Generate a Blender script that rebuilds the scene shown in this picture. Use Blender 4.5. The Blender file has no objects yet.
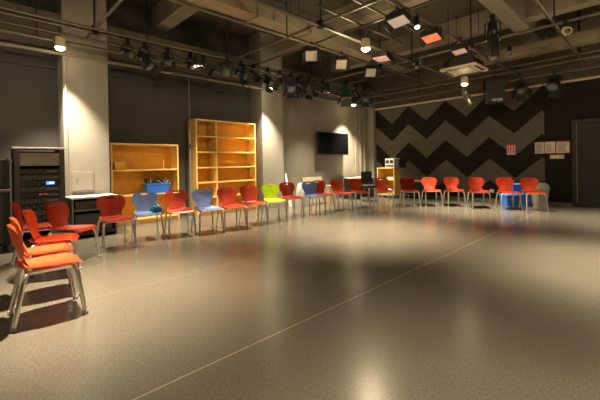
import bpy, bmesh, math, random
from mathutils import Vector, Matrix
random.seed(7)
C = bpy.context.scene.collection
PI = math.pi
V = Vector

# ------------------------------------------------------------------ materials
def _nodes(name):
    m = bpy.data.materials.new(name); m.use_nodes = True
    nt = m.node_tree
    return m, nt, nt.nodes['Principled BSDF']

def pm(name, col, rough=0.5, metal=0.0, var=0.12, scale=8.0, bump=0.0, stretch=(1, 1, 1), emit=None, spec=0.5, trans=0.0):
    m, nt, b = _nodes(name)
    tc = nt.nodes.new('ShaderNodeTexCoord'); mp = nt.nodes.new('ShaderNodeMapping')
    mp.inputs['Scale'].default_value = stretch
    nz = nt.nodes.new('ShaderNodeTexNoise'); nz.inputs['Scale'].default_value = scale; nz.inputs['Detail'].default_value = 5
    rp = nt.nodes.new('ShaderNodeValToRGB')
    rp.color_ramp.elements[0].position = 0.3; rp.color_ramp.elements[1].position = 0.7
    rp.color_ramp.elements[0].color = tuple(c * (1 - var) for c in col) + (1,)
    rp.color_ramp.elements[1].color = tuple(min(1, c * (1 + var)) for c in col) + (1,)
    L = nt.links.new
    L(tc.outputs['Object'], mp.inputs['Vector']); L(mp.outputs['Vector'], nz.inputs['Vector'])
    L(nz.outputs['Fac'], rp.inputs['Fac']); L(rp.outputs['Color'], b.inputs['Base Color'])
    b.inputs['Roughness'].default_value = rough; b.inputs['Metallic'].default_value = metal
    b.inputs['Specular IOR Level'].default_value = spec
    if trans: b.inputs['Transmission Weight'].default_value = trans
    if bump:
        bp = nt.nodes.new('ShaderNodeBump'); bp.inputs['Strength'].default_value = bump; bp.inputs['Distance'].default_value = 0.01
        L(nz.outputs['Fac'], bp.inputs['Height']); L(bp.outputs['Normal'], b.inputs['Normal'])
    if emit:
        b.inputs['Emission Color'].default_value = tuple(emit[:3]) + (1,); b.inputs['Emission Strength'].default_value = emit[3]
    return m

M = {}
M['red'] = pm('red_plastic', (0.45, 0.040, 0.008), 0.38, var=0.05)
M['orange'] = pm('orange_plastic', (0.50, 0.092, 0.024), 0.38, var=0.05)
M['blue'] = pm('blue_plastic', (0.20, 0.27, 0.50), 0.38, var=0.05)
M['lime'] = pm('lime_plastic', (0.66, 0.84, 0.012), 0.38, var=0.05)
M['chrome'] = pm('brushed_chrome', (0.74, 0.71, 0.65), 0.30, 0.9, var=0.05)
M['glide'] = pm('grey_rubber', (0.30, 0.28, 0.25), 0.6)
M['birch'] = pm('birch_edge', (0.78, 0.50, 0.15), 0.45, var=0.08, scale=3, stretch=(2, 2, 14))
M['birch_dark'] = pm('amber_ply', (0.74, 0.37, 0.032), 0.5, var=0.14, scale=3, stretch=(2, 14, 2))
M['black'] = pm('black_paint', (0.012, 0.011, 0.010), 0.45)
M['blackm'] = pm('black_metal', (0.02, 0.019, 0.018), 0.35, 0.6)
M['dgrey'] = pm('dark_grey', (0.045, 0.042, 0.038), 0.5)
M['rackgrey'] = pm('rack_brown_black', (0.06, 0.05, 0.042), 0.45)
M['blank'] = pm('rack_blank_panel', (0.24, 0.20, 0.14), 0.5)
M['mgrey'] = pm('mid_grey', (0.16, 0.15, 0.135), 0.5)
M['pipe'] = pm('grid_pipe_brown', (0.12, 0.098, 0.068), 0.42, 0.25, var=0.15, scale=3)
M['white'] = pm('white_laminate', (0.72, 0.70, 0.64), 0.45, var=0.03)
M['cream'] = pm('cream_board', (0.60, 0.50, 0.34), 0.6, var=0.06)
M['card'] = pm('cardboard', (0.48, 0.33, 0.17), 0.75, var=0.1)
M['blue_tub'] = pm('blue_tub_plastic', (0.035, 0.16, 0.62), 0.35, var=0.06)
M['blue_lid'] = pm('blue_lid_plastic', (0.10, 0.30, 0.80), 0.35, var=0.06)
M['navy'] = pm('navy_plastic', (0.012, 0.03, 0.12), 0.4)
M['teal'] = pm('teal_plastic', (0.012, 0.20, 0.33), 0.25, var=0.1)
M['bin'] = pm('stone_bin_plastic', (0.36, 0.34, 0.27), 0.45, var=0.05)
M['paper'] = pm('paper', (0.72, 0.66, 0.56), 0.8, var=0.03)
M['paper_pink'] = pm('pinkish_paper', (0.66, 0.50, 0.44), 0.8, var=0.04)
M['signred'] = pm('sign_red', (0.55, 0.04, 0.03), 0.6)
M['ink'] = pm('print_grey', (0.22, 0.18, 0.16), 0.8)
M['beam'] = pm('ceiling_concrete', (0.28, 0.238, 0.170), 0.85, var=0.18, scale=2, bump=0.2)
M['slab'] = pm('ceiling_slab_paint', (0.10, 0.083, 0.057), 0.9, var=0.25, scale=1.5, bump=0.2)
M['duct'] = pm('duct_metal', (0.27, 0.22, 0.145), 0.5, 0.25, var=0.1, scale=3)
M['column'] = pm('column_plaster', (0.30, 0.272, 0.228), 0.8, var=0.05, scale=6, bump=0.05)
M['darkwall'] = pm('dark_wall_paint', (0.062, 0.054, 0.046), 0.75, var=0.12, scale=2)
M['tvwall'] = pm('taupe_wall_paint', (0.27, 0.24, 0.19), 0.8, var=0.08, scale=3)
M['rail'] = pm('trim_rail', (0.24, 0.195, 0.13), 0.5, var=0.1)
M['upper'] = pm('upper_wall', (0.12, 0.094, 0.06), 0.8, var=0.12)
M['screen'] = pm('tv_screen', (0.006, 0.006, 0.008), 0.18)
M['lamp'] = pm('lamp_glow', (1, 0.9, 0.7), 0.5, emit=(1, 0.82, 0.55, 16))
M['lens'] = pm('lantern_lens', (0.10, 0.11, 0.045), 0.08)
M['lens_cold'] = pm('lantern_lens_grey', (0.17, 0.17, 0.165), 0.1)
M['blue_body'] = pm('blue_lantern_paint', (0.02, 0.045, 0.13), 0.4)
M['green_body'] = pm('green_lantern_paint', (0.006, 0.055, 0.03), 0.4)
M['silver'] = pm('silver_lantern', (0.30, 0.27, 0.22), 0.32, 0.8)
M['gel_tan'] = pm('gel_tan', (0.33, 0.285, 0.195), 0.5, var=0.05, emit=(0.55, 0.45, 0.26, 0.10))  # emission stands in for light the gels reflect; grille and box lid share it
M['gel_white'] = pm('gel_white', (0.5, 0.42, 0.34), 0.5, var=0.15, scale=30, emit=(0.75, 0.56, 0.40, 0.28))
M['gel_red'] = pm('gel_orange', (0.7, 0.16, 0.07), 0.5, var=0.25, scale=12, emit=(0.9, 0.22, 0.09, 0.55))
M['gel_pink'] = pm('gel_pink', (0.7, 0.42, 0.34), 0.5, var=0.2, scale=20, emit=(0.75, 0.42, 0.32, 0.22))
M['ac'] = pm('ac_panel', (0.64, 0.53, 0.36), 0.5, var=0.03, emit=(0.8, 0.6, 0.32, 0.04))  # faint warm emission makes the panel look lit; it is no lamp
M['led_blue'] = pm('display_blue', (0.05, 0.1, 0.6), 0.3, emit=(0.12, 0.25, 1.0, 1.5))
M['led_white'] = pm('display_white', (0.8, 0.9, 1), 0.3, emit=(0.7, 0.85, 1.0, 2.5))
M['led_red'] = pm('led_red', (0.8, 0.05, 0.03), 0.3, emit=(1, 0.15, 0.08, 0.8))
M['door'] = pm('door_paint', (0.013, 0.011, 0.008), 0.55, var=0.12, scale=2)
M['bulbgreen'] = pm('pilot_glow', (0.6, 0.9, 0.6), 0.4, emit=(0.75, 1.0, 0.70, 2.0))

def floor_mat():
    m, nt, b = _nodes('studio_floor_vinyl'); L = nt.links.new
    tc = nt.nodes.new('ShaderNodeTexCoord')
    def noise(s, d=4, st=None):
        n = nt.nodes.new('ShaderNodeTexNoise'); n.inputs['Scale'].default_value = s; n.inputs['Detail'].default_value = d
        if st:
            mp = nt.nodes.new('ShaderNodeMapping'); mp.inputs['Scale'].default_value = st
            L(tc.outputs['Object'], mp.inputs['Vector']); L(mp.outputs['Vector'], n.inputs['Vector'])
        else: L(tc.outputs['Object'], n.inputs['Vector'])
        return n
    def ramp(src, p0, p1, c0, c1):
        r = nt.nodes.new('ShaderNodeValToRGB'); r.color_ramp.elements[0].position = p0; r.color_ramp.elements[1].position = p1
        r.color_ramp.elements[0].color = (*c0, 1); r.color_ramp.elements[1].color = (*c1, 1); L(src, r.inputs['Fac']); return r
    def math_(op, a, bv=None):
        n = nt.nodes.new('ShaderNodeMath'); n.operation = op
        for i, v in enumerate((a, bv)):
            if v is None: continue
            if isinstance(v, (int, float)): n.inputs[i].default_value = v
            else: L(v, n.inputs[i])
        return n.outputs[0]
    def mix(fac, a, bc, typ='MIX'):
        n = nt.nodes.new('ShaderNodeMix'); n.data_type = 'RGBA'; n.blend_type = typ
        if isinstance(fac, (int, float)): n.inputs[0].default_value = fac
        else: L(fac, n.inputs[0])
        for i, v in ((6, a), (7, bc)):
            if isinstance(v, tuple): n.inputs[i].default_value = (*v, 1)
            else: L(v, n.inputs[i])
        return n.outputs[2]
    big = ramp(noise(0.9, 5).outputs['Fac'], 0.3, 0.7, (0.102, 0.090, 0.070), (0.122, 0.108, 0.084))
    speck = ramp(noise(75, 4).outputs['Fac'], 0.3, 0.72, (0.74, 0.74, 0.73), (1.30, 1.28, 1.24))
    col = mix(1.0, big.outputs['Color'], speck.outputs['Color'], 'MULTIPLY')
    # welded seams between the vinyl sheets (1.74 m wide)
    sx = nt.nodes.new('ShaderNodeSeparateXYZ'); L(tc.outputs['Object'], sx.inputs[0])
    for x0, w, a in ((-1.885, 0.0045, 0.55), (-3.62, 0.005, 0.20), (-5.36, 0.006, 0.15)):
        d = math_('ABSOLUTE', math_('ADD', sx.outputs['X'], -x0))
        f = math_('MULTIPLY', math_('LESS_THAN', d, w), a)
        col = mix(f, col, (0.46, 0.41, 0.31))
    L(col, b.inputs['Base Color'])
    rr = nt.nodes.new('ShaderNodeMapRange'); rr.inputs['To Min'].default_value = 0.22; rr.inputs['To Max'].default_value = 0.28
    L(noise(1.3, 6).outputs['Fac'], rr.inputs['Value']); L(rr.outputs['Result'], b.inputs['Roughness'])
    b.inputs['Specular IOR Level'].default_value = 0.85
    return m
M['floor'] = floor_mat()

def chevron_mat():
    m, nt, b = _nodes('chevron_wall_paint'); L = nt.links.new
    tc = nt.nodes.new('ShaderNodeTexCoord'); sx = nt.nodes.new('ShaderNodeSeparateXYZ'); L(tc.outputs['Object'], sx.inputs[0])
    def mt(op, *a):
        n = nt.nodes.new('ShaderNodeMath'); n.operation = op
        for i, v in enumerate(a):
            if isinstance(v, (int, float)): n.inputs[i].default_value = v
            else: L(v, n.inputs[i])
        return n.outputs[0]
    tri = mt('PINGPONG', mt('ADD', sx.outputs['X'], 4.725 + 12.9), 0.645)
    zz = mt('ADD', sx.outputs['Z'], mt('MULTIPLY', tri, 0.57 / 0.645))
    idx = mt('FLOOR', mt('DIVIDE', zz, 0.6283))
    light = mt('MODULO', idx, 2.0)
    light = mt('MULTIPLY', light, mt('LESS_THAN', sx.outputs['X'], -2.09))
    n = nt.nodes.new('ShaderNodeTexNoise'); n.inputs['Scale'].default_value = 5; n.inputs['Detail'].default_value = 6; L(tc.outputs['Object'], n.inputs['Vector'])
    def rp(c):
        r = nt.nodes.new('ShaderNodeValToRGB'); r.color_ramp.elements[0].position = 0.3; r.color_ramp.elements[1].position = 0.7
        r.color_ramp.elements[0].color = tuple(x * .88 for x in c) + (1,); r.color_ramp.elements[1].color = tuple(x * 1.12 for x in c) + (1,)
        L(n.outputs['Fac'], r.inputs['Fac']); return r.outputs['Color']
    mx = nt.nodes.new('ShaderNodeMix'); mx.data_type = 'RGBA'
    L(light, mx.inputs[0]); L(rp((0.015, 0.012, 0.0095)), mx.inputs[6]); L(rp((0.122, 0.107, 0.083)), mx.inputs[7])
    L(mx.outputs[2], b.inputs['Base Color']); b.inputs['Roughness'].default_value = 0.85; b.inputs['Specular IOR Level'].default_value = 0.25
    return m
M['chevron'] = chevron_mat()

# ------------------------------------------------------------------ mesh helpers
class MB:
    def __init__(self): self.bm = bmesh.new()
    def box(self, lo, hi, bev=0.0, mat=None):
        lo, hi = V(lo), V(hi); c = (lo + hi) / 2; s = hi - lo
        r = bmesh.ops.create_cube(self.bm, size=1.0)
        vs = r['verts']
        bmesh.ops.scale(self.bm, vec=s, verts=vs)
        if bev > 0:
            es = list({e for v in vs for e in v.link_edges})
            g = bmesh.ops.bevel(self.bm, geom=es, offset=min(bev, min(s) * .45), segments=2, affect='EDGES', profile=0.6)
            vs = list({v for f in g['faces'] for v in f.verts} | {v for v in vs if v.is_valid})
        bmesh.ops.translate(self.bm, vec=c, verts=vs)
        if mat is not None:
            piv = mat[1] if isinstance(mat, tuple) else c
            rm = mat[0] if isinstance(mat, tuple) else mat
            bmesh.ops.rotate(self.bm, cent=piv, matrix=rm, verts=vs)
        return self
    def tube(self, pts, r, n=8, caps=True, flat=1.0):
        pts = [V(p) for p in pts]
        rings = []; prev = None
        for i, p in enumerate(pts):
            t = (pts[min(i + 1, len(pts) - 1)] - pts[max(i - 1, 0)]).normalized()
            if prev is None:
                a = V((0, 0, 1)) if abs(t.z) < 0.9 else V((1, 0, 0))
                u = t.cross(a).normalized()
            else:
                u = (prev - t * prev.dot(t)).normalized()
            prev = u; w = t.cross(u)
            rr = r[i] if isinstance(r, (list, tuple)) else r
            rings.append([self.bm.verts.new(p + (u * math.cos(2 * PI * k / n) + w * math.sin(2 * PI * k / n) * flat) * rr) for k in range(n)])
        for a, b in zip(rings, rings[1:]):
            for k in range(n): self.bm.faces.new((a[k], a[(k + 1) % n], b[(k + 1) % n], b[k]))
        if caps:
            self.bm.faces.new(rings[0][::-1]); self.bm.faces.new(rings[-1])
        return self
    def lathe(self, prof, org=(0, 0, 0), axis=(0, 0, 1), n=20):
        org, ax = V(org), V(axis).normalized()
        a = V((0, 0, 1)) if abs(ax.z) < 0.9 else V((1, 0, 0))
        u = ax.cross(a).normalized(); w = ax.cross(u)
        rings = []
        for r, h in prof:
            r = max(r, 0.0005)
            rings.append([self.bm.verts.new(org + ax * h + (u * math.cos(2 * PI * k / n) + w * math.sin(2 * PI * k / n)) * r) for k in range(n)])
        for p, q in zip(rings, rings[1:]):
            for k in range(n): self.bm.faces.new((p[k], p[(k + 1) % n], q[(k + 1) % n], q[k]))
        self.bm.faces.new(rings[0][::-1]); self.bm.faces.new(rings[-1])
        return self
    def grid_shell(self, fn, nu, nv, thick, hole=None):
        vs = [[self.bm.verts.new(fn(i / nu, j / nv)) for i in range(nu + 1)] for j in range(nv + 1)]
        fs = []
        for j in range(nv):
            for i in range(nu):
                if hole and hole(i, j): continue
                fs.append(self.bm.faces.new((vs[j][i], vs[j][i + 1], vs[j + 1][i + 1], vs[j + 1][i])))
        bmesh.ops.solidify(self.bm, geom=fs, thickness=thick)
        return self
    def prism(self, poly, a, b):
        # poly: list of 2D pts; a,b functions mapping 2D->3D for both caps
        A = [self.bm.verts.new(a(p)) for p in poly]; B = [self.bm.verts.new(b(p)) for p in poly]
        n = len(poly)
        self.bm.faces.new(A[::-1]); self.bm.faces.new(B)
        for k in range(n): self.bm.faces.new((A[k], A[(k + 1) % n], B[(k + 1) % n], B[k]))
        return self
    def build(self, name, mat, parent=None, smooth=False):
        loose = [v for v in self.bm.verts if not v.link_faces]
        if loose: bmesh.ops.delete(self.bm, geom=loose, context='VERTS')
        bmesh.ops.recalc_face_normals(self.bm, faces=self.bm.faces[:])
        me = bpy.data.meshes.new(name); self.bm.to_mesh(me); self.bm.free()
        me.materials.append(M[mat] if isinstance(mat, str) else mat)
        if smooth:
            for p in me.polygons: p.use_smooth = True
            try: me.set_sharp_from_angle(angle=math.radians(40))
            except Exception: pass
        o = bpy.data.objects.new(name, me); C.objects.link(o)
        if parent: o.parent = parent
        return o

def tag(o, label, cat, group=None):
    o['label'] = label; o['category'] = cat
    if group: o['group'] = group
    return o
def thing(name, label, cat, loc=(0, 0, 0), rz=0.0, group=None):
    o = bpy.data.objects.new(name, None); o.empty_display_size = 0.1; C.objects.link(o)
    o.location = loc; o.rotation_euler = (0, 0, rz)
    return tag(o, label, cat, group)
def struct(name, mb, mat, smooth=False):
    o = mb.build(name, mat, smooth=smooth); o['kind'] = 'structure'; return o
def kids(o): return [c for c in bpy.data.objects if c.parent == o]
def dup(root, loc, rz, label, group=None, swap=None):
    r = root.copy(); C.objects.link(r); r.location = loc; r.rotation_euler = (0, 0, rz); r['label'] = label
    if group: r['group'] = group
    def rec(src, dst):
        for ch in kids(src):
            c = ch.copy(); C.objects.link(c); c.parent = dst
            if swap and c.type == 'MESH' and c.data.materials[0].name in swap:
                key = (c.data.name, swap[c.data.materials[0].name])
                if key not in _swapped:
                    d = c.data.copy(); d.materials.clear(); d.materials.append(M[key[1]]); _swapped[key] = d
                c.data = _swapped[key]
            rec(ch, c)
    rec(root, r)
    return r
_swapped = {}

# ------------------------------------------------------------------ room shell
XL, XP, YB = -7.9, -7.35, 11.1         # recessed left wall, pillar face, back wall
XR, YF, ZC = 4.2, -4.0, 4.75
struct('floor', MB().box((XL - .2, YF - .2, -0.12), (XR + .2, YB + .2, 0)), 'floor')
struct('ceiling', MB().box((XL - .2, YF - .2, ZC), (XR + .2, YB + .2, ZC + .15)), 'slab')
struct('wall_back', MB().box((XL - .2, YB, 0), (XR + .2, YB + .2, 3.16)), 'chevron')
struct('wall_back_upper', MB().box((XL - .2, YB, 3.16), (XR + .2, YB + .2, ZC)), 'upper')
struct('wall_left', MB().box((XL - .2, YF, 0), (XL, 6.46, ZC)), 'darkwall')
struct('wall_left_taupe', MB().box((XL - .2, 6.46, 0), (-7.62, 10.12, 3.6)), 'tvwall')
struct('wall_left_upper', MB().box((XL - .2, 6.46, 3.6), (-7.62, YB, ZC)), 'upper')
struct('wall_right', MB().box((XR, YF, 0), (XR + .2, YB, ZC)), 'darkwall')
struct('wall_front', MB().box((XL - .2, YF - .2, 0), (XR + .2, YF, ZC)), 'darkwall')
# pillars
struct('wall_pillar_near', MB().box((XL, 1.26, 0), (XP, 1.99, ZC), .01), 'column')
struct('wall_pillar_mid', MB().box((XL, 5.72, 0), (XP, 6.46, ZC), .01), 'column')
mb = MB().box((XL, 10.12, 0), (-7.57, YB, 3.6), .01)
for y in (10.35, 10.62): mb.box((-7.57, y, 0), (-7.53, y + .09, 3.15), .008)
mb.box((-7.57, 10.94, 0), (XP, YB, 3.6), .008)
struct('wall_pillar_corner', mb, 'tvwall')
# dark wall cladding ledges and joints, on the recessed bays
mb = MB().box((XL, YF, 3.06), (XL + .06, 1.26, 3.12)).box((XL, YF, 3.12), (XL + .02, 1.26, 3.6))
struct('trim_1', mb, 'darkwall')
mb = MB().box((XL, 1.99, 3.09), (XL + .06, 5.72, 3.15)).box((XL, 1.99, 3.15), (XL + .02, 5.72, 3.6))
struct('trim_2', mb, 'darkwall')
# rail running round the top of the walls, with the dark beam behind it
struct('trim_3', MB().box((XP - .02, YF, 3.20), (XP + .05, YB, 3.245), .008), 'rail')
struct('trim_4', MB().box((XP, YB - .08, 3.15), (XR, YB, 3.20), .008), 'cream')
struct('ceiling_beam_edge', MB().box((XL, YF, 3.45), (XP - .05, YB - .1, 3.95)), 'upper')
struct('baseboard_back', MB().box((XP, YB - .02, 0), (-1.50, YB, 0.07), .004), 'mgrey')
struct('baseboard_left', MB().box((-7.62, 6.46, 0), (-7.60, 10.12, 0.09), .004), 'mgrey')
# door on the back wall, with its frame
dr = thing('door_1', 'dark brown double door at the right end of the back wall', 'door', (-0.55, YB, 0)); dr['kind'] = 'structure'
mb = MB().box((-.96, -.06, 0), (-.86, 0, 2.18), .006).box((.86, -.06, 0), (.96, 0, 2.18), .006).box((-.86, -.06, 2.08), (.86, 0, 2.18), .006)
mb.build('door_frame', 'door', dr)
for x0, x1 in ((-.855, -.005), (.005, .855)):
    mb = MB().box((x0, -.035, .01), (x1, 0, 2.075), .004)
    for z0, z1 in ((.18, .95), (1.08, 1.95)):
        mb.box((x0 + .12, -.042, z0), (x1 - .12, -.033, z1), .006)
    lf = mb.build('door_leaf', 'door', dr)
    s = 1 if x0 < 0 else -1; xm = -.07 if x0 < 0 else .07
    MB().tube([(xm, -.035, .95), (xm, -.085, .95), (xm, -.085, 1.25), (xm, -.035, 1.25)], .011).build('door_handle', 'chrome', lf, True)
MB().box((-.865, -.066, .1), (-.85, -.055, 2.1), .003).build('door_edge_strip', 'rail', dr)
# concrete ceiling beams
def beam(x0, x1, y0, y1, z0): struct('ceiling_beam', MB().box((x0, y0, z0), (x1, y1, ZC), .015), 'beam')
beam(-2.30, -1.98, YF, YB, 4.18)
beam(-6.15, -5.75, YF, YB, 4.30)
beam(1.6, 2.0, YF, YB, 4.2)
for y in (-0.6, 3.05, 6.2, 8.85): beam(XL, XR, y, y + .32, 4.28)
# air ducts
def duct(x0, x1, y0, y1, z0, z1, label):
    o = thing('air_duct', label, 'duct', (0, 0, 0))
    mb = MB().box((x0, y0, z0), (x1, y1, z1), .01)
    mb.build('duct_body', 'duct', o)
    along_y = (y1 - y0) > (x1 - x0)
    n = int((y1 - y0 if along_y else x1 - x0) / 1.25)
    for k in range(1, n + 1):
        fl = MB()
        if along_y:
            y = y0 + k * 1.25; fl.box((x0 - .02, y, z0 - .02), (x1 + .02, y + .04, z1 + .02))
        else:
            x = x0 + k * 1.25; fl.box((x, y0 - .02, z0 - .02), (x + .04, y1 + .02, z1 + .02))
        fl.build('duct_flange', 'duct', o)
    for k in range(3):
        for e in (0, 1):
            if along_y:
                y = y0 + (k + .5) * (y1 - y0) / 3; x = x1 - .03 if e else x0 + .03
            else:
                x = x0 + (k + .5) * (x1 - x0) / 3; y = y1 - .03 if e else y0 + .03
            MB().tube([(x, y, z1 - .02), (x, y, ZC)], .008, 6).build('hanger_rod', 'black', o)
duct(-5.15, -4.83, 1.2, 8.3, 3.80, 4.05, 'tan air duct running beside the bright pipe towards the zigzag wall')
duct(-3.3, 3.9, 9.42, 9.72, 3.66, 3.92, 'tan air duct running across the room parallel to the zigzag wall')

# ------------------------------------------------------------------ lighting grid: one welded frame of pipes
gr = thing('lighting_grid', 'brown pipe lighting grid hung below the dark ceiling', 'lighting grid', (0, 0, 3.45))
def gp(a, b, r=.026, mat='pipe'):
    MB().tube([V(a) - V((0, 0, 3.45)), V(b) - V((0, 0, 3.45))], r, 10).build('pipe', mat, gr, True)
for x, z, r in ((-6.62, 3.50, .028), (-6.95, 3.33, .028), (-6.35, 3.46, .018), (-6.80, 3.41, .016), (-7.16, 3.38, .018), (-3.82, 3.45, .03), (-2.55, 3.45, .028), (-4.65, 3.50, .024), (-1.2, 3.5, .026), (0.6, 3.5, .026)):
    gp((x, YF + .1, z), (x, 10.75, z), r)
for y, z, r in ((1.60, 3.55, .026), (4.22, 3.50, .024), (5.05, 3.60, .02), (7.25, 3.50, .028), (8.30, 3.58, .014), (10.05, 3.46, .026), (10.55, 3.56, .03), (10.80, 3.40, .02), (9.80, 3.52, .018), (10.30, 3.28, .026), (-1.2, 3.5, .026)):
    gp((-7.2, y, z), (XR - .1, y, z), r)
gp((-3.6, 3.9, 3.62), (-3.6, 6.4, 3.62), .02); gp((-3.1, 3.9, 3.62), (-3.1, 6.6, 3.62), .02)
hg = [(-6.62, 1.60, 3.5), (-6.62, 4.22, 3.5), (-6.5, 4.22, 3.5), (-3.82, 1.6, 3.45), (-3.82, 4.22, 3.45), (-3.82, 7.25, 3.45), (-2.55, 4.22, 3.45), (-2.55, 7.25, 3.45),
      (-6.95, .85, 3.33), (-6.95, 2.6, 3.33), (-6.95, 7.25, 3.33), (-4.65, 4.22, 3.5), (-4.65, 7.25, 3.5), (-1.2, 7.25, 3.5), (-1.2, 10.05, 3.46), (-3.0, 10.3, 3.28), (-5.2, 10.3, 3.28), (-1.25, 10.3, 3.28), (-6.62, 7.25, 3.5), (0.6, 7.25, 3.5)]
for x, y, z in hg:
    MB().tube([(x, y, z - 3.45 - .03), (x, y, ZC - 3.45)], .014, 6).build('hanger_rod', 'black', gr)
for x, y, z in ((-3.82, 4.22, 3.47), (-2.55, 7.25, 3.47), (-6.62, 1.6, 3.52), (-6.62, 4.22, 3.5), (-3.82, 7.25, 3.47), (-4.65, 7.25, 3.5)):
    MB().box((x - .05, y - .05, z - 3.45 - .055), (x + .05, y + .05, z - 3.45 + .075), .012).build('pipe_clamp', 'blackm', gr)
# cables looped along the pipe by the bookcases
for k in range(9):
    y = 2.9 + k * .62
    pts = [(-6.60 + .02 * math.sin(3 * t), y + t * .6, .0 - .11 * math.sin(PI * t) - .01 * (k % 3)) for t in [i / 10 for i in range(11)]]
    MB().tube(pts, .009, 6).build('cable', 'black', gr, True)

# ------------------------------------------------------------------ lamps
def downlight(x, y, z, label, power, cone=80, blend=1.0, fill=45, top=None, recessed=False):
    d = thing('downlight', label, 'downlight', (x, y, z), 0, 'ceiling downlights')
    t = (top or 3.62) - z
    if recessed:
        MB().lathe([(.02, .20), (.08, .19), (.084, -.03), (.080, -.03), (.072, .16), (.001, .165)]).build('lamp_can', 'black', d, True)
    else:
        MB().lathe([(.078, .0), (.082, .01), (.078, .16), (.05, .185), (.02, .19)]).build('lamp_can', 'cream', d, True)
    MB().tube([(0, 0, .21), (0, 0, max(t, .3))], .012, 8).build('lamp_stem', 'pipe', d, True)
    MB().lathe([(.001, -.05), (.045, -.04), (.070, -.015), (.074, .004)] if not recessed else [(.001, .075), (.03, .08), (.045, .10), (.03, .14), (.02, .16)]).build('lamp_bulb', 'lamp', d, True)
    l = bpy.data.lights.new('downlight_lamp', 'SPOT'); l.energy = power; l.color = (1.0, 0.85, 0.62); l.spot_size = math.radians(cone); l.spot_blend = blend
    l.shadow_soft_size = .05
    lo = bpy.data.objects.new('downlight_lamp', l); C.objects.link(lo); lo.parent = d; lo.location = (0, 0, .062 if recessed else -.055)
    if recessed: return d
    g = bpy.data.lights.new('bulb_fill', 'POINT'); g.energy = fill; g.color = (1.0, 0.78, 0.48); g.shadow_soft_size = .05  # point fill added under the bulb to brighten ceiling and surroundings
    go = bpy.data.objects.new('bulb_fill', g); C.objects.link(go); go.parent = d; go.location = (0, 0, -.10)
    return d
P = 330
downlight(-6.95, 1.16, 3.22, 'glowing downlight close beside the plastered pillar by the equipment rack', P * 2.5, 80, .7, 2)
downlight(-6.95, 5.66, 3.16, 'glowing downlight above the tall bookcase beside the middle pillar', P * 2.4, 80, .7, 2)
downlight(-7.12, 9.45, 3.16, 'glowing downlight near the wall above the television', P * 3.2, 86, .8, 2)
downlight(-3.75, .80, 3.22, 'downlight over the row of orange chairs near the camera', P * 5.4, 72, 1.0, 45)
downlight(-3.58, 5.13, 3.22, 'glowing pendant downlight hanging by the bright long pipe', P * 6.2, 74, 1.0, 46)
downlight(-3.30, 8.90, 3.10, 'glowing downlight just below the square air conditioner panel', P * 4.6, 84, 1.0, 3)
downlight(-0.10, 5.15, 3.22, 'downlight over the open floor before the double door', P * 4.8, 76, 1.0, 36)
downlight(-0.10, 8.90, 3.22, 'downlight near the double door over the floor', P * 3.4, 84, 1.0, 20)
downlight(-0.10, 1.25, 3.22, 'added fill downlight over the open floor beside the camera', P * 1.5, 90, 1.0, 40)  # unseen downlight added as ambient fill for the floor
downlight(-3.55, -2.6, 3.22, 'added fill downlight over the floor behind the camera', P * 1.6, 90, 1.0, 40)  # unseen downlight added behind the view for ambient fill

downlight(-6.45, 3.42, 3.26, 'added recessed downlight over the chairs between the two bookcases', P * 3.6, 82, 1.0, recessed=True)  # hidden lamp added to brighten the chairs and floor by the bookcases
downlight(-6.55, 7.45, 3.26, 'added recessed downlight over the chairs left of the television', P * 2.0, 82, 1.0, recessed=True)  # second hidden lamp added along the same wall for more light

def rot_to(d):
    return V((0, 0, -1)).rotation_difference(V(d).normalized()).to_matrix()

def lantern(x, y, z, aim, label, body='black', lens='lens', L=.3, r=.09, drop=.22, leaves=True, name='stage_lantern', cat='stage light'):
    """a theatre lantern hanging by clamp and yoke from a pipe at height z"""
    o = thing(name, label, cat, (x, y, z), 0, 'stage lights on the grid')
    a = V(aim).normalized(); c = V((0, 0, -drop))
    side = a.cross(V((0, 0, 1)));
    if side.length < .1: side = V((1, 0, 0))
    side.normalize()
    MB().box((-.035, -.03, -.06), (.035, .03, .045), .008).build('clamp', 'blackm', o)
    w = r + .025
    MB().tube([c + side * w, c + side * w + V((0, 0, drop - .1)), V((0, 0, -.075)) + side * (w - .04), V((0, 0, -.06)), V((0, 0, -.075)) - side * (w - .04), c - side * w + V((0, 0, drop - .1)), c - side * w], .012, 6).build('yoke', 'blackm', o, True)
    prof = [(r * .55, -L * .5), (r * .8, -L * .46), (r * .85, -L * .3), (r * .95, -L * .28), (r * .95, -L * .2), (r * .85, -L * .18), (r * .85, -L * .05), (r, -L * .02), (r, L * .42), (r * 1.12, L * .43), (r * 1.12, L * .5), (r * .9, L * .5)]
    MB().lathe(prof, c, a, 18).build('housing', body, o, True)
    MB().lathe([(r * .88, 0), (r * .7, .02), (r * .3, .032), (.001, .035)], c + a * (L * .5 - .008), a, 18).build('lens', lens, o, True)
    for s in (1, -1):
        MB().lathe([(.022, 0), (.022, .03), (.012, .04)], c + side * s * (r * .9), side * s, 10).build('tilt_knob', 'mgrey', o, True)
    if leaves:
        up = side.cross(a).normalized(); f = c + a * (L * .5)
        for n_, t_ in ((side, up), (-side, up), (up, side), (-up, side)):
            p0 = f + n_ * r * 1.1; p1 = p0 + (a * .8 + n_ * .55) * r * 1.25
            mb = MB(); hw = r * .95
            th = (a * .55 - n_ * .8) * .006
            vs = [p0 + t_ * hw, p0 - t_ * hw, p1 - t_ * hw * 1.15, p1 + t_ * hw * 1.15]
            A = [mb.bm.verts.new(v) for v in vs]; B = [mb.bm.verts.new(v + th) for v in vs]
            mb.bm.faces.new(A); mb.bm.faces.new(B[::-1])
            for k in range(4): mb.bm.faces.new((A[k], A[(k + 1) % 4], B[(k + 1) % 4], B[k]))
            mb.build('barn_door', 'black', o)
    return o
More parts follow.
